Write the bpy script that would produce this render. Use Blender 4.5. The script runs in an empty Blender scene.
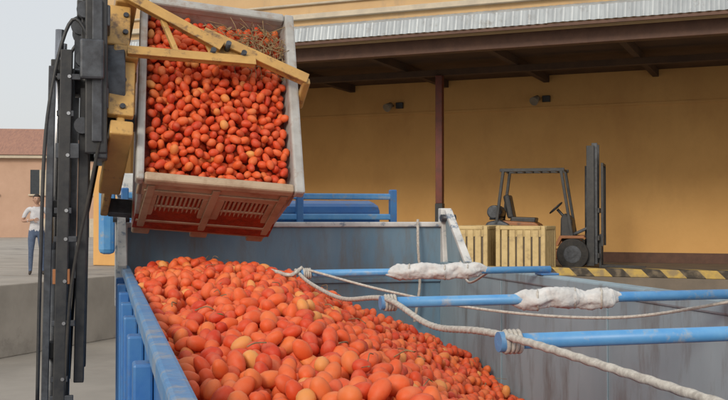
import bpy, bmesh, math, random
import numpy as np
from mathutils import Vector, Matrix, noise as mnoise
random.seed(7); rng=np.random.default_rng(7)
SC=bpy.context.scene
COL=SC.collection

# ---------------------------------------------------------------- materials
def nt(m):
    m.use_nodes=True; t=m.node_tree; return t,t.nodes,t.links,t.nodes['Principled BSDF']
def mat(name,c1,c2=None,rough=.6,metal=0,scale=4.,detail=4,bump=0.,bscale=40.,stretch=(1,1,1),lo=.35,hi=.65,c3=None,s3=2.,lo3=.55,hi3=.7,st3=(1,1,1)):
    m=bpy.data.materials.new(name); t,N,L,P=nt(m)
    P.inputs['Roughness'].default_value=rough; P.inputs['Metallic'].default_value=metal
    if c2 is None: c2=tuple(x*.75 for x in c1)
    tc=N.new('ShaderNodeTexCoord'); mp=N.new('ShaderNodeMapping'); mp.inputs['Scale'].default_value=stretch
    L.new(tc.outputs['Object'],mp.inputs['Vector'])
    n=N.new('ShaderNodeTexNoise'); n.inputs['Scale'].default_value=scale; n.inputs['Detail'].default_value=detail; n.inputs['Roughness'].default_value=.65
    L.new(mp.outputs[0],n.inputs['Vector'])
    r=N.new('ShaderNodeMapRange'); r.inputs['From Min'].default_value=lo; r.inputs['From Max'].default_value=hi
    L.new(n.outputs['Fac'],r.inputs['Value'])
    mx=N.new('ShaderNodeMix'); mx.data_type='RGBA'; mx.inputs[6].default_value=(*c1,1); mx.inputs[7].default_value=(*c2,1)
    L.new(r.outputs[0],mx.inputs[0]); out=mx.outputs[2]
    if c3:
        mp3=N.new('ShaderNodeMapping'); mp3.inputs['Scale'].default_value=st3; L.new(tc.outputs['Object'],mp3.inputs['Vector'])
        n3=N.new('ShaderNodeTexNoise'); n3.inputs['Scale'].default_value=s3; n3.inputs['Detail'].default_value=6; n3.inputs['Roughness'].default_value=.7
        L.new(mp3.outputs[0],n3.inputs['Vector'])
        r3=N.new('ShaderNodeMapRange'); r3.inputs['From Min'].default_value=lo3; r3.inputs['From Max'].default_value=hi3
        L.new(n3.outputs['Fac'],r3.inputs['Value'])
        m3=N.new('ShaderNodeMix'); m3.data_type='RGBA'; m3.inputs[7].default_value=(*c3,1)
        L.new(r3.outputs[0],m3.inputs[0]); L.new(out,m3.inputs[6]); out=m3.outputs[2]
    L.new(out,P.inputs['Base Color'])
    if bump>0:
        nb=N.new('ShaderNodeTexNoise'); nb.inputs['Scale'].default_value=bscale; nb.inputs['Detail'].default_value=3
        L.new(mp.outputs[0],nb.inputs['Vector'])
        b=N.new('ShaderNodeBump'); b.inputs['Strength'].default_value=bump; b.inputs['Distance'].default_value=.02
        L.new(nb.outputs['Fac'],b.inputs['Height']); L.new(b.outputs[0],P.inputs['Normal'])
    return m

M={}
M['wall']=mat('ochre_plaster',(.74,.43,.155),(.68,.385,.135),.9,scale=.7,bump=.15,bscale=12,c3=(.58,.31,.11),s3=.5,lo3=.5,hi3=.8,st3=(1,1,.5))
M['upper']=mat('cream_plaster',(.62,.43,.23),(.54,.36,.19),.9,scale=.8,bump=.1,c3=(.46,.33,.2),s3=1.2,st3=(1,1,.2))
M['ledge']=mat('pale_ledge',(.60,.52,.40),(.48,.42,.33),.85,scale=3)
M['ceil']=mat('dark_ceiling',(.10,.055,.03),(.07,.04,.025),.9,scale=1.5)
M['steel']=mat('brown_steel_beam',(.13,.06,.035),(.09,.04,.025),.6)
M['redpost']=mat('maroon_paint',(.17,.035,.02),(.11,.03,.02),.5,scale=6)
M['black']=mat('black_paint',(.020,.022,.026),(.045,.045,.045),.42,scale=9,bump=.05)
M['dkgrey']=mat('dark_grey_metal',(.09,.10,.115),(.045,.048,.055),.45,.3,scale=12)
M['chrome']=mat('hydraulic_chrome',(.55,.56,.58),(.4,.4,.42),.25,1)
M['rubber']=mat('rubber',(.025,.025,.025),(.05,.045,.04),.85,scale=8,bump=.2)
M['corr']=mat('galvanised_sheet',(.50,.54,.56),(.38,.41,.43),.5,.2,scale=3,stretch=(1,1,.3),c3=(.30,.30,.29),s3=3)
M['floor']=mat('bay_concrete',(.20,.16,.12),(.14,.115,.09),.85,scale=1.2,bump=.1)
M['ground']=mat('yard_concrete',(.36,.33,.29),(.27,.25,.22),.9,scale=.35,bump=.2,bscale=6,c3=(.2,.18,.16),s3=.15,lo3=.5,hi3=.75)
M['platform']=mat('platform_concrete',(.42,.38,.33),(.32,.29,.25),.9,scale=.8,bump=.2,bscale=8,c3=(.2,.18,.16),s3=.5)
M['blue']=mat('blue_truck_paint',(.035,.15,.42),(.06,.20,.44),.42,.0,scale=5,bump=.06,c3=(.12,.16,.22),s3=7,lo3=.56,hi3=.7)
M['bluebar']=mat('light_blue_paint',(.08,.30,.64),(.14,.38,.68),.4,scale=8,c3=(.34,.40,.45),s3=14,lo3=.54,hi3=.68)
M['railblue']=mat('scuffed_blue_rail',(.07,.22,.46),(.13,.28,.48),.5,scale=5,c3=(.30,.32,.34),s3=9,lo3=.5,hi3=.66,bump=.2,bscale=30)
M['inner']=mat('worn_blue_grey_steel',(.13,.24,.34),(.20,.29,.36),.5,.1,scale=2.2,stretch=(1,1,.35),bump=.12,bscale=18,c3=(.17,.19,.20),s3=5,lo3=.48,hi3=.66,st3=(1,1,.25))
M['inner2']=mat('worn_grey_steel',(.33,.44,.50),(.25,.35,.41),.5,.1,scale=2.5,stretch=(1,.6,.3),bump=.12,bscale=14,c3=(.19,.22,.23),s3=6,lo3=.5,hi3=.68,st3=(1,1,.22))
M['white']=mat('dirty_white_paint',(.68,.68,.66),(.50,.50,.48),.5,scale=6,c3=(.22,.27,.34),s3=12,lo3=.55,hi3=.63)
M['tarp']=mat('white_tarp_cloth',(.70,.70,.69),(.55,.55,.54),.8,scale=14,bump=.5,bscale=22)
M['rope']=mat('rope_fibre',(.60,.57,.51),(.38,.35,.31),.9,scale=60)
M['yellow']=mat('yellow_machine_paint',(.60,.36,.11),(.48,.28,.09),.45,scale=6,bump=.04,c3=(.20,.12,.06),s3=11,lo3=.54,hi3=.66)
M['bin']=mat('tan_bin_plastic',(.50,.38,.26),(.42,.31,.21),.5,scale=3,bump=.08,c3=(.32,.21,.13),s3=6,lo3=.5,hi3=.7)
M['binrim']=mat('grey_bin_plastic',(.46,.46,.44),(.36,.35,.33),.45,scale=7,c3=(.32,.25,.20),s3=9,lo3=.52,hi3=.68)
M['slotshade']=mat('painted_slot_shade',(.07,.035,.02),(.10,.05,.03),.9)  # dark colour painted for the shade inside the bin's vent slots
M['crate']=mat('yellow_crate_plastic',(.62,.46,.22),(.52,.38,.17),.55,scale=5,c3=(.38,.27,.14),s3=5)
M['straw']=mat('dry_stems',(.36,.25,.12),(.20,.13,.07),.9,scale=20)
M['leaf']=mat('green_leaf',(.10,.14,.04),(.16,.15,.05),.7,scale=10)
M['glass']=mat('dark_glass',(.02,.03,.04),(.03,.04,.05),.08)
M['skin']=mat('skin',(.45,.27,.19),(.40,.23,.16),.55,scale=10)
M['shirt']=mat('grey_white_shirt',(.62,.62,.64),(.50,.50,.53),.85,scale=14,bump=.3,bscale=20)
M['jeans']=mat('denim',(.07,.10,.17),(.10,.14,.22),.85,scale=20,bump=.3,bscale=40)
M['shoe']=mat('shoe_leather',(.05,.04,.035),None,.6)
M['hair']=mat('dark_hair',(.03,.02,.015),None,.6,scale=60,bump=.5,bscale=90)
M['housewall']=mat('terracotta_render',(.55,.36,.26),(.48,.31,.22),.9,scale=.6)
M['tile']=mat('roof_tiles',(.42,.22,.15),(.3,.16,.12),.9,scale=2,stretch=(6,1,1))
M['hill']=mat('hill_scrub',(.20,.21,.18),(.25,.24,.20),.95,scale=.03)
M['lamp']=mat('lamp_housing',(.30,.27,.22),None,.4)
M['orange']=mat('orange_machine_paint',(.36,.14,.05),(.28,.11,.04),.5,scale=6,c3=(.12,.07,.04),s3=9)

def tomato_mat():
    m=bpy.data.materials.new('tomato_skin'); t,N,L,P=nt(m)
    a=N.new('ShaderNodeAttribute'); a.attribute_name='rnd'
    cr=N.new('ShaderNodeValToRGB'); e=cr.color_ramp.elements
    e[0].position=0; e[0].color=(.58,.045,.014,1); e[1].position=1; e[1].color=(.76,.34,.09,1)
    for p,c in ((.3,(.70,.085,.020,1)),(.75,(.75,.125,.030,1)),(.95,(.76,.18,.045,1))):
        x=e.new(p); x.color=c
    L.new(a.outputs['Fac'],cr.inputs[0])
    tc=N.new('ShaderNodeTexCoord'); n=N.new('ShaderNodeTexNoise'); n.inputs['Scale'].default_value=26; n.inputs['Detail'].default_value=4
    L.new(tc.outputs['Object'],n.inputs['Vector'])
    r=N.new('ShaderNodeMapRange'); r.inputs['From Min'].default_value=.45; r.inputs['From Max'].default_value=.78; r.inputs['To Max'].default_value=.32
    L.new(n.outputs['Fac'],r.inputs['Value'])
    mx=N.new('ShaderNodeMix'); mx.data_type='RGBA'; mx.inputs[7].default_value=(.72,.33,.19,1)
    L.new(r.outputs[0],mx.inputs[0]); L.new(cr.outputs[0],mx.inputs[6]); L.new(mx.outputs[2],P.inputs['Base Color'])
    rr=N.new('ShaderNodeMapRange'); rr.inputs['To Min'].default_value=.42; rr.inputs['To Max'].default_value=.68
    P.inputs['Specular IOR Level'].default_value=.38
    L.new(n.outputs['Fac'],rr.inputs['Value']); L.new(rr.outputs[0],P.inputs['Roughness'])
    return m
M['tomato']=tomato_mat()
def stripe_mat():
    m=bpy.data.materials.new('hazard_stripes'); t,N,L,P=nt(m)
    tc=N.new('ShaderNodeTexCoord'); s=N.new('ShaderNodeSeparateXYZ'); L.new(tc.outputs['Object'],s.inputs[0])
    a=N.new('ShaderNodeMath'); a.operation='ADD'; L.new(s.outputs[0],a.inputs[0]); L.new(s.outputs[2],a.inputs[1])
    a2=N.new('ShaderNodeMath'); a2.operation='ADD'; L.new(a.outputs[0],a2.inputs[0]); L.new(s.outputs[1],a2.inputs[1])
    b=N.new('ShaderNodeMath'); b.operation='MULTIPLY'; b.inputs[1].default_value=1.35; L.new(a2.outputs[0],b.inputs[0])
    f=N.new('ShaderNodeMath'); f.operation='FRACT'; L.new(b.outputs[0],f.inputs[0])
    g=N.new('ShaderNodeMath'); g.operation='GREATER_THAN'; g.inputs[1].default_value=.5; L.new(f.outputs[0],g.inputs[0])
    mx=N.new('ShaderNodeMix'); mx.data_type='RGBA'; mx.inputs[6].default_value=(.05,.04,.03,1); mx.inputs[7].default_value=(.50,.34,.09,1)
    L.new(g.outputs[0],mx.inputs[0])
    n=N.new('ShaderNodeTexNoise'); n.inputs['Scale'].default_value=5; n.inputs['Detail'].default_value=6; L.new(tc.outputs['Object'],n.inputs['Vector'])
    r=N.new('ShaderNodeMapRange'); r.inputs['From Min'].default_value=.45; r.inputs['From Max'].default_value=.62; r.inputs['To Max'].default_value=.75; L.new(n.outputs['Fac'],r.inputs['Value'])
    m2=N.new('ShaderNodeMix'); m2.data_type='RGBA'; m2.inputs[7].default_value=(.22,.17,.11,1); L.new(r.outputs[0],m2.inputs[0]); L.new(mx.outputs[2],m2.inputs[6])
    L.new(m2.outputs[2],P.inputs['Base Color']); P.inputs['Roughness'].default_value=.8
    return m
M['hazard']=stripe_mat()

# ---------------------------------------------------------------- helpers
def empty(name,loc=(0,0,0),rz=0,parent=None):
    e=bpy.data.objects.new(name,None); COL.objects.link(e); e.location=loc; e.rotation_euler=(0,0,rz)
    e.empty_display_size=.2
    if parent: e.parent=parent
    return e
def link(name,me,m,parent=None,smooth=False):
    o=bpy.data.objects.new(name,me); COL.objects.link(o)
    if m is not None: me.materials.append(m)
    if parent: o.parent=parent
    if smooth:
        for p in me.polygons: p.use_smooth=True
    return o
def bevel(o,w,seg=2):
    b=o.modifiers.new('bevel','BEVEL'); b.width=w; b.segments=seg; b.limit_method='ANGLE'; b.harden_normals=False
def box(parent,name,x0,x1,y0,y1,z0,z1,m,bev=.008):
    me=bpy.data.meshes.new(name); bm=bmesh.new()
    v=[bm.verts.new(p) for p in ((x0,y0,z0),(x1,y0,z0),(x1,y1,z0),(x0,y1,z0),(x0,y0,z1),(x1,y0,z1),(x1,y1,z1),(x0,y1,z1))]
    for f in ((3,2,1,0),(4,5,6,7),(0,1,5,4),(1,2,6,5),(2,3,7,6),(3,0,4,7)): bm.faces.new([v[i] for i in f])
    bm.normal_update(); bm.to_mesh(me); bm.free()
    o=link(name,me,m,parent)
    if bev: bevel(o,bev)
    return o
def beam(parent,name,p,q,w,h,m,bev=.006,up=(0,0,1)):
    p=Vector(p);q=Vector(q); d=(q-p); L=d.length; d.normalize()
    u=Vector(up)
    if abs(d.dot(u))>.98: u=Vector((0,1,0))
    s=d.cross(u).normalized(); u=s.cross(d)
    o=box(parent,name,0,L,-w/2,w/2,-h/2,h/2,m,bev)
    R=Matrix((d,-s,u)).transposed()
    o.data.transform(Matrix.Translation(p)@R.to_4x4())
    return o
def prism(parent,name,pts,axis,a0,a1,m,bev=.006):
    me=bpy.data.meshes.new(name); bm=bmesh.new()
    def P(u,v,a):
        return {'x':(a,u,v),'y':(u,a,v),'z':(u,v,a)}[axis]
    A=[bm.verts.new(P(u,v,a0)) for u,v in pts]; B=[bm.verts.new(P(u,v,a1)) for u,v in pts]
    bm.faces.new(A[::-1]); bm.faces.new(B)
    n=len(pts)
    for i in range(n): bm.faces.new((A[i],A[(i+1)%n],B[(i+1)%n],B[i]))
    bmesh.ops.recalc_face_normals(bm,faces=bm.faces); bm.to_mesh(me); bm.free()
    o=link(name,me,m,parent)
    if bev: bevel(o,bev)
    return o
def cyl(parent,name,p,q,r,m,seg=24,r2=None,bev=0):
    p=Vector(p);q=Vector(q); d=q-p
    me=bpy.data.meshes.new(name); bm=bmesh.new()
    bmesh.ops.create_cone(bm,cap_ends=True,segments=seg,radius1=r,radius2=r if r2 is None else r2,depth=d.length)
    bm.transform(Matrix.Translation((p+q)/2)@d.to_track_quat('Z','Y').to_matrix().to_4x4())
    for f in bm.faces: f.smooth=len(f.verts)==4
    bm.to_mesh(me); bm.free()
    o=link(name,me,m,parent)
    if bev: bevel(o,bev)
    return o
def smoothpath(pts,n=8):
    P=[Vector(p) for p in pts]; P=[P[0]*2-P[1]]+P+[P[-1]*2-P[-2]]; out=[]
    for i in range(1,len(P)-2):
        for k in range(n):
            t=k/n; a,b,c,d=P[i-1:i+3]
            out.append(.5*((2*b)+(c-a)*t+(2*a-5*b+4*c-d)*t*t+(3*b-a-3*c+d)*t**3))
    out.append(P[-2]); return out
def tube(parent,name,pts,r,m,seg=10,smooth=True,rf=None,n=8,bm=None):
    path=smoothpath(pts,n) if smooth else [Vector(p) for p in pts]
    own=bm is None
    if own: bm=bmesh.new()
    rings=[]; u=None
    for i,p in enumerate(path):
        d=(path[min(i+1,len(path)-1)]-path[max(i-1,0)]).normalized()
        if u is None: u=d.orthogonal().normalized()
        u=(u-d*u.dot(d)).normalized(); w=d.cross(u)
        ring=[]
        for k in range(seg):
            a=2*math.pi*k/seg
            rr=(r if not rf else rf(i/(len(path)-1),a))
            ring.append(bm.verts.new(p+(u*math.cos(a)+w*math.sin(a))*rr))
        rings.append(ring)
    for i in range(len(rings)-1):
        for k in range(seg):
            f=bm.faces.new((rings[i][k],rings[i][(k+1)%seg],rings[i+1][(k+1)%seg],rings[i+1][k])); f.smooth=True
    bm.faces.new(rings[0][::-1]); bm.faces.new(rings[-1])
    if own:
        me=bpy.data.meshes.new(name); bm.to_mesh(me); bm.free()
        return link(name,me,m,parent)
def rope(parent,name,pts,r,m):
    L=sum((Vector(pts[i+1])-Vector(pts[i])).length for i in range(len(pts)-1))
    n=max(8,int(L/(len(pts)-1)/.010))
    tw=L*2*math.pi/(r*9)
    return tube(parent,name,pts,r,m,seg=12,rf=lambda t,a: r*(.78+.32*abs(math.cos(1.5*a+t*tw))),n=n)
def wheel(parent,name,c,axis,r,w,rim=None):
    c=Vector(c); a=Vector(axis)*w/2
    e=cyl(parent,name,c-a,c+a,r,M['rubber'],36,bev=.02)
    cyl(parent,name+'_rim',c-a*1.05,c+a*1.05,r*.55,rim or M['dkgrey'],24)
    cyl(parent,name+'_hub',c-a*1.15,c+a*1.15,r*.2,M['dkgrey'],16)
    return e

def template(seg=12,rings=7):
    V=[]
    V.append((0,0,1))
    for i in range(1,rings):
        th=math.pi*i/rings
        for k in range(seg):
            ph=2*math.pi*k/seg
            s=math.sin(th)*(1+.03*math.cos(3*ph)); z=math.cos(th)
            s*= (1.0-.12*z)
            V.append((s*math.cos(ph),s*math.sin(ph),z))
    V.append((0,0,-1))
    V[0]=(0,0,.93)
    last=len(V)-1
    F3=[];F4=[]
    for k in range(seg):
        F3.append((0,1+k,1+(k+1)%seg)); b=1+(rings-2)*seg
        F3.append((last,b+(k+1)%seg,b+k))
    for i in range(rings-2):
        for k in range(seg):
            a=1+i*seg
            F4.append((a+k,a+seg+k,a+seg+(k+1)%seg,a+(k+1)%seg))
    return np.array(V,dtype=np.float32),np.array(F3),np.array(F4)
TV,TF3,TF4=template()
def tomato_mesh(name,cs,r,parent):
    n=len(cs); cs=np.array(cs,dtype=np.float32)
    q=rng.normal(size=(n,4)); q/=np.linalg.norm(q,axis=1)[:,None]
    w,x,y,z=q.T
    R=np.stack([np.stack([1-2*(y*y+z*z),2*(x*y-z*w),2*(x*z+y*w)],-1),np.stack([2*(x*y+z*w),1-2*(x*x+z*z),2*(y*z-x*w)],-1),np.stack([2*(x*z-y*w),2*(y*z+x*w),1-2*(x*x+y*y)],-1)],1)
    sz=rng.uniform(.86,1.12,(n,1,1))*r
    asp=np.stack([rng.uniform(.86,.98,n),rng.uniform(.86,.98,n),rng.uniform(1.15,1.52,n)],-1)[:,None,:]
    V=(TV[None]*asp*sz)
    V=np.einsum('nij,nvj->nvi',R,V)+cs[:,None,:]
    nv=len(TV); V=V.reshape(-1,3)
    off=(np.arange(n)*nv)[:,None,None]
    f3=(TF3[None]+off).reshape(-1,3); f4=(TF4[None]+off).reshape(-1,4)
    me=bpy.data.meshes.new(name)
    me.vertices.add(len(V)); me.vertices.foreach_set('co',V.astype(np.float32).ravel())
    li=np.concatenate([f3.ravel(),f4.ravel()]).astype(np.int32)
    me.loops.add(len(li)); me.loops.foreach_set('vertex_index',li)
    tot=np.concatenate([np.full(len(f3),3),np.full(len(f4),4)]); st=np.concatenate([[0],np.cumsum(tot)[:-1]])
    me.polygons.add(len(tot)); me.polygons.foreach_set('loop_start',st.astype(np.int32)); me.polygons.foreach_set('loop_total',tot.astype(np.int32))
    me.polygons.foreach_set('use_smooth',np.ones(len(tot),dtype=bool))
    me.update(calc_edges=True); me.validate()
    at=me.attributes.new('rnd','FLOAT','POINT'); at.data.foreach_set('value',np.repeat(rng.uniform(0,1,n),nv).astype(np.float32))
    return link(name,me,M['tomato'],parent)
def pack(x0,x1,y0,y1,h,r,layers=2.0,K=7,maxfail=500):
    D=2*r*.95; cell=2*r; G={}; out=[]; fails=0
    while fails<maxfail:
        best=None
        for _ in range(K):
            x=random.uniform(x0+r,x1-r); y=random.uniform(y0+r,y1-r); hh=h(x,y); z=hh-layers*2*r
            i,j=int(math.floor(x/cell)),int(math.floor(y/cell))
            for a in (i-1,i,i+1):
                for b in (j-1,j,j+1):
                    for (px,py,pz) in G.get((a,b),()):
                        d2=(px-x)**2+(py-y)**2
                        if d2<D*D:
                            zz=pz+math.sqrt(D*D-d2)
                            if zz>z: z=zz
            s=z-hh
            if best is None or s<best[0]: best=(s,x,y,z,i,j)
        if best[0]>0: fails+=1; continue
        G.setdefault((best[4],best[5]),[]).append(best[1:4]); out.append(best[1:4])
    return out

# ---------------------------------------------------------------- ground, hill
def plane(name,s,z,m,n=1):
    me=bpy.data.meshes.new(name); bm=bmesh.new(); bmesh.ops.create_grid(bm,x_segments=n,y_segments=n,size=s); bm.to_mesh(me); bm.free()
    o=link(name,me,m); o.location=(0,0,z); return o
plane('ground',900,0,M['ground'])
me=bpy.data.meshes.new('distant_hills'); bm=bmesh.new(); pr=None
for i in range(121):
    a=math.radians(-75+150*i/120); R=520
    h=12+16*mnoise.noise((i*.09,1.3,0))+5*mnoise.noise((i*.4,4,0))+8
    a_=bm.verts.new((R*math.sin(a),R*math.cos(a),-1)); b_=bm.verts.new(((R+60)*math.sin(a),(R+60)*math.cos(a),max(h,4))); c_=bm.verts.new(((R+160)*math.sin(a),(R+160)*math.cos(a),-1))
    if pr: bm.faces.new((pr[0],a_,b_,pr[1])); bm.faces.new((pr[1],b_,c_,pr[2]))
    pr=(a_,b_,c_)
bm.to_mesh(me); bm.free(); link('distant_hills',me,M['hill'],smooth=True)

# ---------------------------------------------------------------- warehouse
WZ=1.35
RZW=math.atan2(-.39,.92)
W=empty('warehouse',(-1.76,24,0),RZW)
LX,RX,BY=-5.7,20,7.0
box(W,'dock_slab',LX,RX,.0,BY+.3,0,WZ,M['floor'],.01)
box(W,'rear_wall',LX+.3,RX,BY,BY+.3,WZ+.002,6.9,M['wall'],0)
box(W,'skirting',LX+.3,RX,BY-.02,BY-.002,WZ+.002,WZ+.28,M['steel'],0)
box(W,'side_wall_west',LX,LX+.3,.02,BY+.3,WZ+.002,9.6,M['wall'],.01)
box(W,'front_pier',LX,LX+.9,-.02,.35,WZ+.002,6.55,M['wall'],.01)
box(W,'front_wall_upper',LX-.01,RX,-.01,.3,6.6,9.6,M['upper'],.01)
box(W,'ledge',LX,RX,-.16,-.012,7.25,7.37,M['ledge'],.01)
cyl(W,'conduit_pipe',(LX+.2,-.06,7.62),(RX,-.06,7.62),.03,M['ledge'],10)
box(W,'parapet_coping',LX-.1,RX,-.12,.42,9.6,9.75,M['ledge'],.01)
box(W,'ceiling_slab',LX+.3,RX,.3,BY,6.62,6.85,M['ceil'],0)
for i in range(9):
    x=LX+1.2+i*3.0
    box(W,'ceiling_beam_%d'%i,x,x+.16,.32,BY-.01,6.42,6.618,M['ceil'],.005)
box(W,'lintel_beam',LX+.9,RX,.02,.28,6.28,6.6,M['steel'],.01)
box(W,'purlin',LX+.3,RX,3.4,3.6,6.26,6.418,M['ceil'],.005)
me=bpy.data.meshes.new('corrugated_awning'); bm=bmesh.new(); prev=None
n=int((RX-LX+.3)/.03)
for i in range(n+1):
    x=LX-.2+i*.03; s=.022*math.sin(2*math.pi*x/.18)
    j=.012*mnoise.noise((int(x/.9)*3.1,0,0))
    a=bm.verts.new((x,-.02+s*.5,7.12)); b=bm.verts.new((x,-.42+s,6.98)); c=bm.verts.new((x,-.50+s,6.66+j))
    if prev: bm.faces.new((prev[0],prev[1],b,a)); bm.faces.new((prev[1],prev[2],c,b))
    prev=(a,b,c)
bm.to_mesh(me); bm.free(); o=link('corrugated_awning',me,M['corr'],W)
sm=o.modifiers.new('s','SOLIDIFY'); sm.thickness=.006
box(W,'awning_edge_angle',LX-.2,RX,-.47,-.42,6.58,6.65,M['steel'],.004)
px=2.6
box(W,'column',px-.09,px+.09,3.3,3.48,2.95,6.255,M['redpost'],.01)
box(W,'column_base',px-.1,px+.1,3.29,3.49,WZ+.002,2.948,M['black'],.01)
for i,xx in enumerate((-.1,4.35)):
    zz=5.95
    cyl(W,'wall_lamp_arm_%d'%i,(xx,BY,zz),(xx,BY-.25,zz),.03,M['black'],10)
    cyl(W,'wall_lamp_head_%d'%i,(xx+.02,BY-.22,zz+.02),(xx-.05,BY-.42,zz-.10),.08,M['lamp'],20,.13)
    box(W,'wall_lamp_box_%d'%i,xx+.12,xx+.34,BY-.1,BY-.001,zz-.09,zz+.09,M['black'],.01)
box(W,'wall_string_course',LX+.3,RX,BY-.03,BY-.002,5.66,5.74,M['wall'],.005)
box(W,'hazard_kerb',4.4,RX,-.0,.42,WZ+.002,WZ+.17,M['hazard'],.015)
PL=empty('loading_platform',(-1.76,24,0),RZW)
box(PL,'platform_slab',-60,-2.4,-8.5,-.022,0,WZ-.004,M['platform'],.02)
box(PL,'platform_slab_side',-60,LX-.004,-.018,40,0,WZ-.004,M['platform'],.02)
for i in range(3):
    box(PL,'joint_%d'%i,-60,-2.5,-7.0+i*2.6,-6.985+i*2.6,WZ-.004,WZ-.001,M['floor'],0)

# ---------------------------------------------------------------- crates on the dock
def crate(loc,rz,name='slatted_crate'):
    C=empty(name,loc,rz); w,d,h=1.1,1.0,1.05
    for x in (-w/2,w/2-.1):
        for y in (-d/2,d/2-.1): box(C,'corner_post',x,x+.1,y,y+.1,.0,h,M['crate'],.02)
    for sgn in (-1,1):
        yy=sgn*(d/2-.03)
        for i in range(5):
            x=-w/2+.13+i*.172; box(C,'slat',x,x+.135,yy-.02,yy+.02,.14,h-.08,M['crate'],.015)
        box(C,'rail_top',-w/2+.1,w/2-.1,yy-.035,yy+.035,h-.08,h,M['crate'],.015)
        box(C,'rail_low',-w/2+.1,w/2-.1,yy-.035,yy+.035,.08,.14,M['crate'],.01)
        xx=sgn*(w/2-.03)
        for i in range(4):
            y=-d/2+.13+i*.19; box(C,'side_slat',xx-.02,xx+.02,y,y+.15,.14,h-.08,M['crate'],.015)
        box(C,'side_rail_top',xx-.035,xx+.035,-d/2+.1,d/2-.1,h-.08,h,M['crate'],.015)
        box(C,'side_rail_low',xx-.035,xx+.035,-d/2+.1,d/2-.1,.08,.14,M['crate'],.01)
    box(C,'inner_liner',-w/2+.06,w/2-.06,-d/2+.07,d/2-.07,.08,h-.25,M['floor'],0)
    return C
for X,Y,a in ((2.36,22.80,-.36),(3.58,22.35,-.42),(2.95,23.9,-.4)):
    crate((X,Y,WZ+.002),a)

# ---------------------------------------------------------------- forklifts
def forklift(name,loc,rz,body,mast=True,sc=1.):
    F=empty(name,loc,rz); F.scale=(sc,)*3
    prism(F,'chassis',[(-1.15,.35),(-1.0,.22),(.55,.22),(.75,.3),(.75,.62),(.45,.62),(.35,.42),(-.15,.42),(-.25,.62),(-1.15,.62)],'y',-.5,.5,body,.03)
    prism(F,'counterweight',[(-1.3,.38),(-.75,.32),(-.7,.95),(-.95,1.06),(-1.22,1.0),(-1.32,.7)],'y',-.5,.5,M['dkgrey'],.06)
    prism(F,'engine_hood',[(-.95,.6),(-.1,.6),(-.1,.95),(-.2,1.0),(-.9,1.04)],'y',-.4,.4,body,.04)
    prism(F,'seat_cushion',[(-.75,1.0),(-.2,.98),(-.18,1.1),(-.72,1.12)],'y',-.25,.25,M['black'],.03)
    prism(F,'seat_backrest',[(-.8,1.08),(-.66,1.08),(-.76,1.6),(-.9,1.58)],'y',-.23,.23,M['black'],.04)
    prism(F,'dashboard',[(.35,.6),(.6,.6),(.6,1.05),(.45,1.2),(.36,1.1)],'y',-.38,.38,M['black'],.03)
    tube(F,'steering_column',[(.5,0,1.0),(.25,0,1.28)],.03,M['black'],smooth=False)
    me=bpy.data.meshes.new('steering_wheel'); bm=bmesh.new()
    c=Vector((.22,0,1.31)); pts=[]
    for k in range(25):
        a=2*math.pi*k/24; v=Vector((0,math.cos(a)*.17,math.sin(a)*.17)); v.rotate(Matrix.Rotation(math.radians(48),3,'Y')); pts.append(c+v)
    tube(None,'',pts,.015,None,seg=8,smooth=False,bm=bm); bm.to_mesh(me); bm.free(); link('steering_wheel',me,M['black'],F)
    beam(F,'steering_spoke',pts[0],pts[12],.03,.012,M['black'])
    for s in (-1,1):
        y=s*.46
        beam(F,'guard_front_post',(.62,y,.6),(.38,y,2.1),.06,.08,M['black'])
        beam(F,'guard_rear_post',(-1.0,y,.95),(-.85,y,2.1),.06,.08,M['black'])
        beam(F,'guard_side_rail',(-.92,y,2.12),(.45,y,2.12),.06,.07,M['black'])
        wheel(F,'front_wheel',(.62,s*.47,.33),(0,1,0),.33,.2,M['dkgrey'])
        wheel(F,'rear_wheel',(-.85,s*.45,.26),(0,1,0),.26,.17,M['dkgrey'])
        prism(F,'front_mudguard',[(.25,.5),(.35,.72),(.85,.72),(.9,.66),(.4,.66),(.32,.5)],'y',s*.47-.1,s*.47+.1,body,.01)
    for i in range(8):
        x=-.9+i*.185; box(F,'guard_bar',x,x+.035,-.43,.43,2.10,2.135,M['black'],.004)
    box(F,'gas_bottle_bracket',-1.2,-.95,-.2,.2,1.05,1.1,M['black'],.01)
    cyl(F,'gas_bottle',(-1.08,-.35,1.22),(-1.08,.35,1.22),.15,M['dkgrey'],24,bev=.03)
    if mast:
        for s in (-1,1):
            box(F,'mast_outer_rail',.90,1.06,s*.36-.04,s*.36+.04,.08,2.62,M['black'],.006)
            box(F,'mast_inner_rail',1.0,1.12,s*.28-.03,s*.28+.03,.12,2.68,M['dkgrey'],.006)
            cyl(F,'lift_cylinder',(.9,s*.2,.2),(.9,s*.2,2.2),.05,M['dkgrey'],14)
            beam(F,'tilt_cylinder',(.3,s*.3,.6),(.95,s*.36,.9),.05,.05,M['dkgrey'])
            box(F,'fork_shank',1.15,1.20,s*.25-.06,s*.25+.06,.06,.75,M['black'],.005)
            prism(F,'fork_blade',[(1.15,.05),(2.1,.05),(2.1,.065),(1.2,.1)],'y',s*.25-.06,s*.25+.06,M['black'],.003)
            box(F,'backrest_post',1.2,1.25,s*.42-.02,s*.42+.02,.5,2.2,M['black'],.004)
        for z in (.35,1.3,2.5): box(F,'mast_cross_%d'%int(z*10),.94,1.0,-.32,.32,z,z+.1,M['black'],.006)
        for z in (.25,.62,1.2): box(F,'carriage_plate',1.13,1.17,-.45,.45,z,z+.1,M['black'],.004)
        box(F,'backrest_top',1.2,1.25,-.44,.44,2.2,2.25,M['black'],.004)
        for k in range(5): box(F,'backrest_bar',1.21,1.23,-.3+k*.14,-.28+k*.14,.72,2.2,M['black'],0)
    return F
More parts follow.
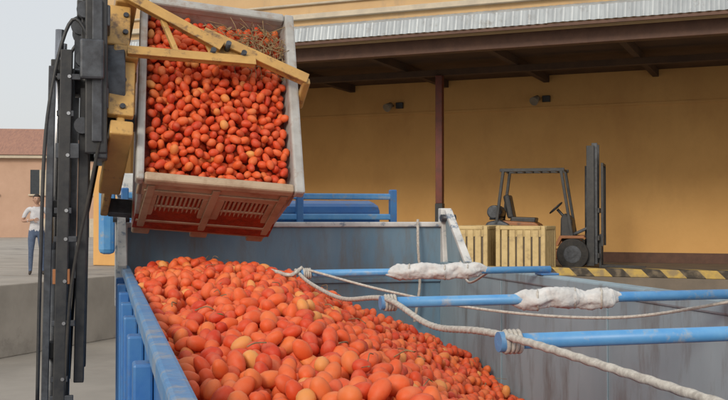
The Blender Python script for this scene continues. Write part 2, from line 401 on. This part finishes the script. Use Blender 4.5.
forklift('forklift',(4.42,24.6,WZ+.002),math.radians(-17),M['orange'],sc=1.12)

# ---------------------------------------------------------------- dump truck
TZ=math.atan2(.249,.969)
T=empty('dump_truck',(-.575,7.855,0),TZ)
HW=1.225; RAIL=2.24; HEAD=2.57; LEN=6.4
box(T,'box_floor',-HW,HW,-LEN,0,.92,1.0,M['inner'],0)
box(T,'headboard',-HW-.05,HW+.05,.0,.05,.9,HEAD-.05,M['inner'],.004)
box(T,'headboard_cap',-HW-.09,HW+.09,-.03,.09,HEAD-.05,HEAD-.01,M['white'],.01)
box(T,'headboard_mid_rail',-HW,HW,-.025,-.002,RAIL-.16,RAIL-.12,M['inner'],.006)
for s in (-1,1):
    x0,x1=(HW,HW+.045) if s>0 else (-HW-.03,-HW)
    box(T,'side_wall',x0,x1,-LEN,-.002,.9,RAIL-.07,M['inner2'] if s>0 else M['blue'],.004)
    a,b=(HW-.012,HW+.10) if s>0 else (-HW-.045,-HW+.012)
    box(T,'top_rail',a,b,-LEN-.02,-.035,RAIL-.07,RAIL,M['railblue'] if s<0 else M['inner2'],.012)
    for i in range(9):
        y=-.35-i*.72
        a,b=(HW+.047,HW+.12) if s>0 else (-HW-.09,-HW-.032)
        box(T,'side_rib_%d'%i,a,b,y-.05,y+.05,.9,RAIL-.072,M['blue'],.008)
    a,b=(HW+.047,HW+.14) if s>0 else (-HW-.14,-HW-.032)
    box(T,'sill_beam',a,b,-LEN,0,.82,.9,M['blue'],.01)
    xs=s*(HW+.05)
    prism(T,'corner_post',[(-.10,RAIL-.3),(.06,RAIL-.3),(.06,HEAD+.1),(-.02,HEAD+.1)],'x',xs-.045,xs+.045,M['white'],.008)
    prism(T,'corner_gusset',[(-.50,RAIL+.002),(-.102,RAIL+.002),(-.04,HEAD+.04),(-.09,HEAD+.06)],'x',xs-.02,xs+.02,M['inner2'],.004)
    cyl(T,'gusset_pin',(xs-.06,-.06,HEAD+.02),(xs+.06,-.06,HEAD+.02),.03,M['dkgrey'],12)
    beam(T,'gusset_edge',(xs,-.52,RAIL+.01),(xs,-.06,HEAD+.08),.06,.03,M['white'],.004)
for i in range(4):
    y=-1.3-i*1.5
    box(T,'panel_seam',HW-.008,HW-.001,y-.01,y+.01,1.0,RAIL-.075,M['inner2'],.002)
box(T,'tailgate',-HW-.04,HW+.04,-LEN-.07,-LEN-.022,.92,RAIL-.1,M['blue'],.01)
for i in range(5): box(T,'headboard_rib',-1.0+i*.5-.04,-1.0+i*.5+.04,.052,.12,.9,HEAD-.052,M['blue'],.008)
for s in (-1,1):
    box(T,'chassis_rail',s*.42-.05,s*.42+.05,-LEN,3.2,.62,.84,M['dkgrey'],.01)
    for y in (-5.0,-3.7,1.7): wheel(T,'wheel',(s*1.0,y,.5),(1,0,0),.5,.3,M['white'])
    box(T,'mudflap',s*1.0-.18,s*1.0+.18,-5.68,-5.66,.25,.85,M['rubber'],0)
CX=-.14; CW=1.03
prism(T,'cab_body',[(.55,.75),(2.55,.75),(2.62,1.5),(2.4,2.35),(2.2,2.66),(.75,2.74),(.55,2.70)],'x',CX-CW,CX+CW,M['blue'],.06)
box(T,'cab_rear_window',CX-.5,CX+.5,.535,.548,1.95,2.35,M['glass'],.01)
box(T,'cab_bumper',CX-1.1,CX+1.1,2.6,2.75,.5,.85,M['white'],.04)
for s in (-1,1):
    prism(T,'cab_side_window',[(1.2,1.75),(2.35,1.75),(2.2,2.3),(1.2,2.3)],'x',CX+s*CW-.004,CX+s*CW+.004,M['glass'],0)
    beam(T,'mirror_arm',(CX+s*.95,2.45,2.2),(CX+s*.98,2.8,2.25),.03,.03,M['black'])
    box(T,'mirror',CX+s*.98-.09,CX+s*.98+.09,2.78,2.84,1.9,2.3,M['black'],.02)
for z in (2.60,2.77):
    beam(T,'rack_bar_%d'%int(z*100),(CX-1.12,.45,z),(CX+1.12,.45,z),.05,.05,M['bluebar'],.01)
for i,x in enumerate((-1.1,-.4,.3,1.1)): beam(T,'rack_post_%d'%i,(CX+x,.45,1.0 if abs(x)>1 else 2.5),(CX+x,.45,2.83),.06,.06,M['blue'],.01)
prism(T,'roof_deflector',[(.6,2.76),(1.5,2.74),(1.3,2.88),(.8,2.96),(.65,2.92)],'x',CX-1.16,CX-.55,M['white'],.05)
prism(T,'side_fairing',[(.6,2.3),(1.1,2.3),(1.05,2.8),(.85,2.94),(.62,2.90)],'x',CX-1.3,CX-1.17,M['bluebar'],.04)

def bar(y,x0,name):
    cyl(T,name,(x0,y,RAIL+.03),(HW+.06,y,RAIL+.035),.021,M['bluebar'],18)
    box(T,name+'_bracket',HW-.02,HW+.10,y-.05,y+.05,RAIL+.001,RAIL+.012,M['blue'],.004)
    cyl(T,name+'_collar',(x0-.01,y,RAIL+.03),(x0+.04,y,RAIL+.03),.027,M['railblue'],16)
bar(-1.95,-.28,'tarp_bar_front'); bar(-4.0,-.36,'tarp_bar_middle'); bar(-5.25,-.38,'tarp_bar_rear')
def bundle(y,x0,x1,r,name,seed):
    pts=[(x0+(x1-x0)*k/9,y+random.uniform(-.012,.012),RAIL+.035+random.uniform(-.01,.01)) for k in range(10)]
    def rf(t,a):
        e=min(1,math.sin(math.pi*min(max(t,.0),1))*1.8+.30)
        return r*e*(1+.34*mnoise.noise((t*7+seed,math.cos(a)*1.4,math.sin(a)*1.4))+.12*mnoise.noise((t*40,math.cos(a)*3,math.sin(a)*3+seed)))
    tube(T,name,pts,r,M['tarp'],seg=28,rf=rf,n=12)
    for k in (2,5,7):
        c=Vector(pts[k]); ring=[c+Vector((.01*math.sin(q*.8),math.cos(q*.5236)*r*.98,math.sin(q*.5236)*r*.98)) for q in range(13)]
        tube(T,name+'_tie',ring,.005,M['rope'],seg=6,smooth=False)
bundle(-1.95,.22,.88,.045,'rolled_tarp_a',1.); bundle(-4.0,.16,.66,.040,'rolled_tarp_b',5.)
z=RAIL+.045
rope(T,'centre_rope',[(-.30,-1.85,z),(-.30,-2.3,z-.05),(-.31,-3.1,z-.07),(-.35,-4.0,z),(-.36,-4.6,z-.04),(-.37,-5.25,z),(-.30,-6.3,z-.03)],.010,M['rope'])
rope(T,'side_rope',[(-.26,-1.95,z+.01),(.1,-2.35,z-.09),(.5,-2.9,z-.16),(.85,-3.6,z-.14),(1.2,-4.1,z-.02)],.007,M['rope'])
rope(T,'hanging_rope',[(1.02,-.06,HEAD+.01),(1.01,-.10,HEAD-.2),(1.03,-.08,HEAD-.5),(.98,-.1,HEAD-.8)],.011,M['rope'])
rope(T,'lashing_rope',[(-.28,-1.95,z+.02),(-.36,-2.0,z-.02),(-.45,-1.9,z-.0),(-.5,-1.8,z-.03)],.011,M['rope'])
rope(T,'corner_rope',[(1.22,-.5,RAIL+.02),(1.1,-1.0,RAIL-.1),(.9,-1.9,RAIL+.02)],.008,M['rope'])
for yy,x0 in ((-1.95,-.27),(-4.0,-.35),(-5.25,-.37)):
    for k in range(4): 
        ring=[(x0+.012*k+.002*math.sin(q),yy+.028*math.cos(q*.5236),RAIL+.03+.028*math.sin(q*.5236)) for q in range(13)]
        tube(T,'bar_knot',ring,.006,M['rope'],seg=6,smooth=False)

# ---------------------------------------------------------------- tomato heap
def hh(x,y):
    dx=x+.66; k=(.47+.16*max(0,-y-1.0)) if dx>0 else .17
    v=2.32-k*(math.sqrt(dx*dx+.12)-.346)
    dy=y+1.25
    v-= (.055*max(0,-dy-.3) if dy<0 else .10*dy)
    v+=.045*mnoise.noise((x*2.2,y*2.2,0))
    return max(v,1.02)
TP=empty('tomato_pile',T.location,TZ)
cs=pack(-HW,HW,-5.6,-.01,hh,.0305,layers=1.6)
tomato_mesh('tomatoes',cs,.0305,TP)
me=bpy.data.meshes.new('pile_core'); bm=bmesh.new(); g={}
NX,NY=30,60
for i in range(NX+1):
    for j in range(NY+1):
        x=-HW+.01+(2*HW-.02)*i/NX; y=-5.7+5.68*j/NY
        g[i,j]=bm.verts.new((x,y,hh(x,y)-.10))
for i in range(NX):
    for j in range(NY): bm.faces.new((g[i,j],g[i+1,j],g[i+1,j+1],g[i,j+1]))
bm.to_mesh(me); bm.free()
M['core']=mat('dark_red_fill',(.34,.04,.015),(.2,.022,.01),.5,scale=20,bump=.5)  # dark red filler that closes the gaps between tomatoes
link('pile_core',me,M['core'],TP,True)
def debris(parent,name,n,fn,m,Lr=(.03,.09),r=.002):
    bm=bmesh.new()
    for _ in range(n):
        c=Vector(fn()); d=Vector((random.uniform(-1,1),random.uniform(-1,1),random.uniform(-.35,.35))).normalized()*random.uniform(*Lr)
        mid=c+d*.5+Vector((random.uniform(-.015,.015),random.uniform(-.015,.015),random.uniform(0,.02)))
        tube(None,'',[c,mid,c+d],r*random.uniform(.6,1.4),None,seg=5,n=3,bm=bm)
    me=bpy.data.meshes.new(name); bm.to_mesh(me); bm.free(); return link(name,me,m,parent)
def leaves(parent,name,n,fn,m,s=.03):
    bm=bmesh.new()
    for _ in range(n):
        c=Vector(fn()); a=random.uniform(0,6.28); L=random.uniform(.6,1.3)*s
        R=Matrix.Rotation(a,3,'Z')@Matrix.Rotation(random.uniform(-.6,.6),3,'X')@Matrix.Rotation(random.uniform(-.6,.6),3,'Y')
        P=[(0,0,0),(.5,.3,.15),(1.1,.35,.05),(1.6,0,-.1),(1.1,-.35,.05),(.5,-.3,.15)]
        v=[bm.verts.new(c+R@(Vector(p)*L)) for p in P]
        bm.faces.new((v[0],v[1],v[2],v[3])); bm.faces.new((v[0],v[3],v[4],v[5]))
    me=bpy.data.meshes.new(name); bm.to_mesh(me); bm.free(); return link(name,me,m,parent)
def hp():
    x=random.uniform(-1.15,1.1); y=random.uniform(-5,-.1); return (x,y,hh(x,y)+.033)
debris(TP,'stem_bits',60,hp,M['straw'])
leaves(TP,'leaf_bits',10,hp,M['leaf'],.02)

# ---------------------------------------------------------------- harvest bin (tilted)
ex0=Vector((.969,.249,0)); ex=Matrix.Rotation(math.radians(6),3,'Z')@ex0
tilt=math.radians(29)
n_=Vector((ex.y*math.cos(tilt),-ex.x*math.cos(tilt),math.sin(tilt)))
v_=n_.cross(ex)
BM=Matrix.Translation((-.945,6.62,3.425))@Matrix((ex,v_,n_)).transposed().to_4x4()@Matrix.Rotation(math.radians(-5),4,'Z')
B=empty('harvest_bin'); B.matrix_world=BM
A,Bb,D=.50,.70,.74
def quadwall(name,p,th,m):
    me=bpy.data.meshes.new(name); bm=bmesh.new(); t=Vector(th)
    v=[bm.verts.new(q) for q in p]+[bm.verts.new(Vector(q)+t) for q in p]
    for f in ((0,1,2,3),(7,6,5,4),(0,4,5,1),(1,5,6,2),(2,6,7,3),(3,7,4,0)): bm.faces.new([v[i] for i in f])
    bmesh.ops.recalc_face_normals(bm,faces=bm.faces); bm.to_mesh(me); bm.free()
    o=link(name,me,m,B); bevel(o,.006); return o
a2,b2=A-.045,Bb-.05
quadwall('wall_right',[(A,-Bb+.0,-.05),(A,Bb,-.05),(a2,b2,-D),(a2,-b2,-D)],(-.03,0,0),M['binrim'])
quadwall('wall_left',[(-A,-Bb,-.05),(-A,Bb,-.05),(-a2,b2,-D),(-a2,-b2,-D)],(.03,0,0),M['binrim'])
quadwall('wall_top',[(-A,Bb,-.05),(A,Bb,-.05),(a2,b2,-D),(-a2,b2,-D)],(0,-.03,0),M['binrim'])
def wy(c):
    t=(-.05-c)/(D-.05); return -(Bb+(b2-Bb)*t)
def lw(name,x0,x1,c0,c1,m,out=0.,th=.03):
    return quadwall(name,[(x0,wy(c1)-out,c1),(x1,wy(c1)-out,c1),(x1,wy(c0)-out,c0),(x0,wy(c0)-out,c0)],(0,th,0),m)
lw('vent_shade_sheet',-a2+.01,a2-.01,-D+.01,-.06,M['slotshade'],-.034,.01)  # dark sheet behind the slats, standing in for the shaded interior
lw('lower_wall_top',-A+.005,A-.005,-.25,-.055,M['bin'])
lw('lower_wall_base',-a2,a2,-D,-.56,M['bin'])
for x0,x1 in ((-a2,-.36),(-.07,.07),(.36,a2)): lw('lower_wall_panel',x0,x1,-.56,-.25,M['bin'])
for s in (-1,1):
    for k in range(10):
        x=s*.215-.145+k*.029+.006; lw('vent_slat',x,x+.014,-.56,-.25,M['bin'],-.004,.02)
    lw('vent_cross',s*.215-.145,s*.215+.145,-.42,-.395,M['bin'],-.002,.02)
for x in (-.44,-.035,.40): lw('wall_rib',x,x+.05,-D+.02,-.1,M['bin'],.012,.011)
lw('wall_rib_h',-a2,a2,-.63,-.60,M['bin'],.010,.009)
lw('wall_rib_h2',-a2,a2,-.19,-.165,M['bin'],.010,.009)
box(B,'bin_base',-a2,a2,-b2,b2,-D-.03,-D,M['bin'],.01)
for x in (-a2,-.06,a2-.12): box(B,'skid',x,x+.12,-b2+.02,b2-.02,-D-.13,-D-.032,M['bin'],.012)
box(B,'rim_right',A-.035,A+.035,-Bb-.03,Bb+.03,-.06,.015,M['binrim'],.015)
box(B,'rim_left',-A-.025,-A+.025,-Bb-.03,Bb+.03,-.06,.015,M['binrim'],.015)
box(B,'rim_top',-A+.026,A-.036,Bb-.035,Bb+.03,-.06,.015,M['binrim'],.015)
box(B,'rim_bottom',-A+.026,A-.036,-Bb-.03,-Bb+.03,-.06,.012,M['bin'],.015)
def hb(x,y):
    e=min(A-.04-abs(x),Bb-.04-abs(y)); e=max(0,min(1,e/.2))
    return -.055+.05*e-.05*max(0,y-.1)/.5+.012*mnoise.noise((x*5,y*5,3))
cs=pack(-A+.03,A-.03,-Bb+.03,Bb-.03,hb,.0275,layers=1.8,maxfail=400)
BT=empty('binned_tomatoes'); BT.matrix_world=BM
tomato_mesh('tomatoes',cs,.0275,BT)
box(BT,'fill_core',-A+.035,A-.035,-Bb+.035,Bb-.035,-D+.02,-.155,M['core'],0)
def bp():
    x=min(.44,random.gauss(.28,.13)); y=min(.6,random.gauss(.42,.10)); return (x,y,hb(x,y)+.03+random.uniform(0,.02))
debris(BT,'dry_vine_stems',200,bp,M['straw'],(.05,.16),.0022)
leaves(BT,'dry_leaves',60,bp,M['straw'],.025)

# ---------------------------------------------------------------- working forklift with rotator
FO=Vector((-.95,6.7,0))-ex0*1.12
F=forklift('forklift',(FO.x,FO.y,0),TZ,M['yellow'],mast=False)
F.location=(FO-ex0*1.12).to_tuple()
tl=math.tan(math.radians(1.0)); X0=1.26
def mx(z): return X0+z*tl
for s in (-1,1):
    beam(F,'mast_outer_rail',(mx(.1)-.05,s*.40,.1),(mx(3.6)-.05,s*.40,3.6),.07,.13,M['black'],.006)
    beam(F,'mast_outer_web',(mx(.1)-.13,s*.43,.1),(mx(3.5)-.13,s*.43,3.5),.04,.05,M['dkgrey'],.004)
    beam(F,'mast_inner_rail',(mx(1.6)+.06,s*.33,1.6),(mx(3.93)+.06,s*.33,3.93),.06,.10,M['black'],.006)
    cyl(F,'lift_cylinder',(mx(.2)-.10,s*.26,.2),(mx(2.4)-.10,s*.26,2.4),.045,M['dkgrey'],16)
    cyl(F,'lift_ram',(mx(2.4)-.10,s*.26,2.4),(mx(3.75)-.10,s*.26,3.75),.026,M['chrome'],14)
    beam(F,'lift_chain',(mx(2.2)+.0,s*.16,2.2),(mx(3.85)+.0,s*.16,3.85),.03,.012,M['dkgrey'],0)
    cyl(F,'chain_roller',(mx(3.8)+.02,s*.16-.025,3.8),(mx(3.8)+.02,s*.16+.025,3.8),.06,M['dkgrey'],18)
    beam(F,'tilt_cylinder',(.3,s*.3,.7),(1.1,s*.36,1.1),.06,.06,M['dkgrey'])
    tube(F,'hydraulic_hose',[(mx(1.5)-.17,s*.45,1.5),(mx(2.3)-.17,s*.46,2.3),(mx(3.2)-.15,s*.45,3.2),(mx(3.7)-.02,s*.45,3.78),(mx(3.4)+.16,s*.47,3.5)],.011,M['black'])
    tube(F,'hydraulic_hose_b',[(mx(1.5)-.02,s*.45,1.5),(mx(2.2)+.01,s*.47,2.2),(mx(2.8)+.10,s*.47,2.75),(mx(3.1)+.15,s*.47,3.05)],.010,M['rubber'])
    for z in (3.15,3.55,3.85):
        cyl(F,'carriage_roller',(mx(z)+.05,s*.38,z),(mx(z)+.05,s*.44,z),.05,M['dkgrey'],16)
for k,z in enumerate((1.45,1.62,1.95,2.2,2.45,2.62,2.95,3.2,3.42)):
    box(F,'rail_bracket',mx(z)-.10,mx(z)+(.0 if k%2 else .035),-.462,-.437,z,z+(.035 if k%3 else .09),M['orange'] if k in (3,) else M['dkgrey'],.004)
    cyl(F,'rail_bolt',(mx(z)-.03,-.463,z+.018),(mx(z)-.03,-.472,z+.018),.011,M['chrome'],8)
for z,h in ((.6,.12),(1.75,.1),(2.6,.1),(3.45,.1)): box(F,'mast_cross_member',mx(z)-.14,mx(z)-.05,-.39,.39,z,z+h,M['black'],.006)
box(F,'inner_top_cross',mx(3.85)-.0,mx(3.85)+.10,-.32,.32,3.83,3.93,M['black'],.006)
for z in (2.95,3.25,3.75): box(F,'carriage_bar',mx(z)+.12,mx(z)+.20,-.46,.46,z,z+.13,M['dkgrey'],.01)
for s in (-1,1): box(F,'carriage_side',mx(3.4)+.06,mx(3.4)+.19,s*.44-.03,s*.44+.03,2.98,3.98,M['black'],.01)
box(F,'carriage_link',mx(3.4)+.10,mx(3.4)+.16,-.49,-.472,3.05,3.9,M['dkgrey'],.006)
box(F,'valve_block',mx(3.4)+.03,mx(3.4)+.17,-.53,-.49,3.42,3.66,M['dkgrey'],.015)
cyl(F,'rotator_bearing',(mx(3.36)+.16,0,3.38),(mx(3.36)+.30,0,3.38),.34,M['dkgrey'],40,bev=.01)
cyl(F,'rotator_motor',(mx(3.36)+.0,-.3,3.42),(mx(3.36)+.2,-.3,3.42),.09,M['black'],20)
bpy.context.view_layer.update()
H=empty('rotator_head'); H.parent=F
H.matrix_basis=F.matrix_world.inverted()@BM
Y=M['yellow']
box(H,'face_plate',-.66,-.61,-.48,.60,-.62,.10,Y,.012)
box(H,'plate_flange_low',-.70,-.56,-.50,-.40,-.60,.13,Y,.012)
box(H,'plate_flange_top',-.70,-.56,.52,.66,-.60,.15,Y,.012)
box(H,'plate_flange_mid',-.70,-.545,.06,.16,-.5,.16,Y,.012)
for b in (-.3,-.1,.28,.42): cyl(H,'plate_bolt',(-.63,b,.131),(-.63,b,.145),.018,M['dkgrey'],8)
box(H,'front_cheek',-.72,-.56,-.36,.05,.08,.13,Y,.01)
box(H,'front_cheek_upper',-.76,-.60,.18,.50,.08,.13,Y,.01)
beam(H,'upper_arm',(-.66,.56,.17),(-.02,.22,.17),.05,.06,Y,.01)
beam(H,'upper_arm_flange',(-.66,.55,.205),(-.02,.21,.205),.075,.012,Y,.003)
beam(H,'cross_arm',(-.62,.09,.17),(.20,.13,.17),.045,.05,Y,.01)
beam(H,'cross_arm_flange',(-.62,.09,.20),(.20,.13,.20),.065,.010,Y,.003)
beam(H,'far_arm',(-.14,.32,.16),(.56,.07,.12),.05,.06,Y,.01)
beam(H,'far_arm_flange',(-.14,.32,.195),(.56,.07,.155),.075,.012,Y,.003)
prism(H,'arm_gusset',[(-.14,.11),(.20,.13),(.14,.22),(-.02,.30),(-.14,.30),(-.10,.2)],'z',.13,.15,Y,.006)
for a_,b_ in ((.02,.23),(-.08,.16),(.12,.17)): cyl(H,'arm_pin',(a_,b_,.12),(a_,b_,.225),.018,M['dkgrey'],12)
beam(H,'arm_hook',(.555,.065,.14),(.565,.04,-.12),.05,.05,Y,.01,up=(0,1,0))
beam(H,'strut',(-.40,.40,.16),(-.30,.12,.16),.035,.035,Y,.006)
for b in (-.42,.30): box(H,'fork_under',-.61,.40,b-.06,b+.06,-D-.19,-D-.135,M['dkgrey'],.006)
box(H,'fork_heel',-.66,-.61,-.48,.42,-D-.19,-.622,Y,.01)

# ---------------------------------------------------------------- person
def person(loc,rz):
    verts=[];edges=[];rad=[]
    def v(p,r,prev=None):
        verts.append(p); rad.append(r); i=len(verts)-1
        if prev is not None: edges.append((prev,i))
        return i
    pel=v((0,0,.96),(.155,.11)); sp=v((0,.0,1.12),(.135,.10),pel); ch=v((0,.01,1.30),(.165,.115),sp); uc=v((0,.01,1.42),(.13,.09),ch)
    nk=v((0,-.005,1.50),(.055,.055),uc); hd=v((0,-.015,1.56),(.05,.055),nk)
    hands=[]
    for s in (-1,1):
        sh=v((s*.17,.01,1.42),(.06,.06),uc)
        if s<0: el=(s*.29,.04,1.16); wr=(s*.10,-.20,1.19); dirv=Vector((.9,-.15,.1)).normalized()
        else: el=(s*.27,.05,1.14); wr=(s*.24,-.06,.90); dirv=Vector((0,-.12,-1)).normalized()
        up=v(tuple((Vector((s*.17,.01,1.42))+Vector(el))/2+Vector((s*.012,0,.02))),(.05,.05),sh)
        e=v(el,(.040,.040),up); f=v(tuple(Vector(el)*.6+Vector(wr)*.4),(.037,.037),e); w=v(wr,(.026,.028),f)
        p=v(tuple(Vector(wr)+dirv*.05),(.022,.034),w); hands.append((Vector(wr),dirv,s))
        hip=v((s*.095,0,.88),(.09,.095),pel); th=v((s*.105,-.005,.70),(.078,.08),hip); kn=v((s*.115,-.01,.49),(.055,.058),th)
        cf=v((s*.12,.015,.33),(.052,.055),kn); an=v((s*.125,.02,.10),(.04,.042),cf); ft=v((s*.135,-.06,.045),(.042,.036),an); v((s*.145,-.16,.035),(.038,.028),ft)
    def skin(name,verts,edges,rad,root,sub=2):
        me=bpy.data.meshes.new(name); me.from_pydata(verts,edges,[]); o=bpy.data.objects.new(name,me); COL.objects.link(o)
        o.modifiers.new('skin','SKIN'); 
        sv=me.skin_vertices[0].data
        for i,r in enumerate(rad): sv[i].radius=r
        sv[root].use_root=True
        m=o.modifiers.new('sub','SUBSURF'); m.levels=sub; m.render_levels=sub
        dg=bpy.context.evaluated_depsgraph_get(); ev=o.evaluated_get(dg); nm=bpy.data.meshes.new_from_object(ev)
        bpy.data.objects.remove(o); return nm
    P=empty('person',loc,rz)
    body=skin('body',verts,edges,rad,0)
    body.materials.clear()
    for k in ('shirt','jeans','skin','shoe'): body.materials.append(M[k])
    for p in body.polygons:
        c=p.center; p.use_smooth=True
        if c.z<.085: k=3
        elif c.z>1.47: k=2
        elif c.z<.97 and abs(c.x)<.205 and not (c.x>.19 and c.y<-.03): k=1
        elif (abs(c.x)>.2 and c.z<1.24) or (c.y<-.13 and c.z>1.0): k=2
        else: k=0
        p.material_index=k
    o=bpy.data.objects.new('body',body); COL.objects.link(o); o.parent=P
    for wr,d,s in hands:
        side=d.cross(Vector((0,1,0))).normalized() if abs(d.z)<.5 else Vector((0,1,0))
        curl=Vector((-s*.5,0,0)) if abs(d.z)>.5 else Vector((0,.5,-.2))
        vs=[];es=[];rs=[]
        r0=wr+d*.04
        vs.append(tuple(r0)); rs.append((.014,.014))
        for k,(off,L) in enumerate(((-.03,.062),(-.01,.072),(.01,.068),(.029,.052))):
            b=wr+d*.085+side*off; i=len(vs); vs.append(tuple(b)); rs.append((.0095,)*2); es.append((0,i))
            m_=b+(d+curl*.4).normalized()*L*.5; vs.append(tuple(m_)); rs.append((.0085,)*2); es.append((i,i+1))
            t_=m_+(d+curl*1.4).normalized()*L*.5; vs.append(tuple(t_)); rs.append((.007,)*2); es.append((i+1,i+2))
        i=len(vs); b=wr+d*.045-side*.035; vs+= [tuple(b),tuple(b+(d*.7-side*.6)*.035),tuple(b+(d*.9-side*.45)*.065)]; rs+=[(.011,)*2,(.010,)*2,(.008,)*2]; es+=[(0,i),(i,i+1),(i+1,i+2)]
        hm=skin('hand',vs,es,rs,0,1); hm.materials.clear(); link('hand',hm,M['skin'],P,True)
    bm=bmesh.new(); bmesh.ops.create_uvsphere(bm,u_segments=32,v_segments=24,radius=1)
    for w in bm.verts:
        x,y,z=w.co; t=max(0,-z)
        x*=.076*(1-.32*t**1.5); yy=y*.094*(1-.18*t) - (.012*t if y<0 else -.0)
        if y>0: yy*=(1-.25*t)
        zz=z*.118
        if y<-.3: yy-=.022*math.exp(-((x/.012)**2))*math.exp(-(((zz+.012)/.022)**2)); 
        if y<-.3:
            for ssx in (-1,1): yy+=.007*math.exp(-(((x-ssx*.03)/.013)**2)-(((zz-.012)/.011)**2))
            yy-=.004*math.exp(-((x/.022)**2)-(((zz+.058)/.008)**2))
        w.co=(x,yy-.02,zz+1.635)
    for f in bm.faces: f.smooth=True
    me=bpy.data.meshes.new('head'); bm.to_mesh(me); bm.free(); link('head',me,M['skin'],P)
    bm=bmesh.new(); bmesh.ops.create_uvsphere(bm,u_segments=28,v_segments=20,radius=1)
    for w in list(bm.verts):
        x,y,z=w.co
        if z<(.42 if y<-.45 else (.1 if y<.15 else -.45)): bm.verts.remove(w); continue
        nn=1+.05*mnoise.noise((x*4,y*4,z*4)); w.co=(x*.083*nn,y*.102*nn-.016,z*.126*nn+1.637)
    for f in bm.faces: f.smooth=True
    me=bpy.data.meshes.new('hair'); bm.to_mesh(me); bm.free(); h=link('hair',me,M['hair'],P); q=h.modifiers.new('s','SOLIDIFY'); q.thickness=.01
    for s in (-1,1):
        bm=bmesh.new(); bmesh.ops.create_uvsphere(bm,u_segments=10,v_segments=8,radius=1); bm.transform(Matrix.Translation((s*.077,-.012,1.635))@Matrix.Diagonal((.010,.018,.03,1)))
        me=bpy.data.meshes.new('ear'); bm.to_mesh(me); bm.free(); link('ear',me,M['skin'],P,True)
        bm=bmesh.new(); bmesh.ops.create_uvsphere(bm,u_segments=10,v_segments=8,radius=.0095); bm.transform(Matrix.Translation((s*.03,-.101,1.648)))
        me=bpy.data.meshes.new('eye'); bm.to_mesh(me); bm.free(); link('eye',me,M['black'],P,True)
    box(P,'mouth',-.022,.022,-.112,-.104,1.575,1.581,M['redpost'],.002)
    return P
person((-7.12,22.0,WZ-.004),math.radians(20))

# ---------------------------------------------------------------- background house
Hs=empty('town_house',(-21.5,62,0),.12)
box(Hs,'walls',-9,7,0,9,0,6.4,M['housewall'],.03)
prism(Hs,'roof',[(-.5,6.4),(9.5,6.4),(4.5,8.4)],'x',-9.4,7.4,M['tile'],.02)
for i in range(5):
    for z in (1.0,4.0):
        x=-8+i*3
        box(Hs,'window',x,x+1.1,-.03,-.005,z,z+1.5,M['glass'],.01)
        box(Hs,'window_sill',x-.1,x+1.2,-.15,-.005,z-.1,z-.002,M['ledge'],.01)
        box(Hs,'shutter',x+.55,x+1.1,-.06,-.032,z,z+1.5,M['ledge'],.01)
box(Hs,'eaves',-9.3,7.3,-.4,-.002,6.2,6.38,M['ledge'],.01)

# ---------------------------------------------------------------- light, world, camera
elev=math.radians(27); az=math.radians(202)
w=bpy.data.worlds.new('World'); SC.world=w; w.use_nodes=True
N=w.node_tree.nodes; L=w.node_tree.links; bg=N['Background']
sk=N.new('ShaderNodeTexSky'); sk.sky_type='NISHITA'; sk.sun_disc=False; sk.sun_elevation=elev; sk.sun_rotation=az
sk.dust_density=4.0; sk.air_density=1.0; sk.ozone_density=.6
mxn=N.new('ShaderNodeMix'); mxn.data_type='RGBA'; mxn.inputs[0].default_value=.75; mxn.inputs[7].default_value=(7.0,7.1,7.2,1)
L.new(sk.outputs[0],mxn.inputs[6]); L.new(mxn.outputs[2],bg.inputs[0]); bg.inputs[1].default_value=.12
sd=bpy.data.lights.new('sun','SUN'); sd.energy=1.5; sd.angle=math.radians(16); sd.color=(1,.92,.80)
so=bpy.data.objects.new('sun',sd); COL.objects.link(so)
dirv=Vector((math.sin(az)*math.cos(elev),math.cos(az)*math.cos(elev),math.sin(elev)))
so.rotation_euler=dirv.to_track_quat('Z','Y').to_euler(); so.location=dirv*30
cd=bpy.data.cameras.new('camera'); cd.lens=50; cd.sensor_width=36; cd.clip_end=2000; cd.clip_start=.05
co=bpy.data.objects.new('camera',cd); COL.objects.link(co); co.location=(0,0,2.6)
co.rotation_euler=(math.radians(90+.96),0,0)
SC.camera=co
SC.view_settings.view_transform='Standard'; SC.view_settings.look='None'; SC.view_settings.exposure=0
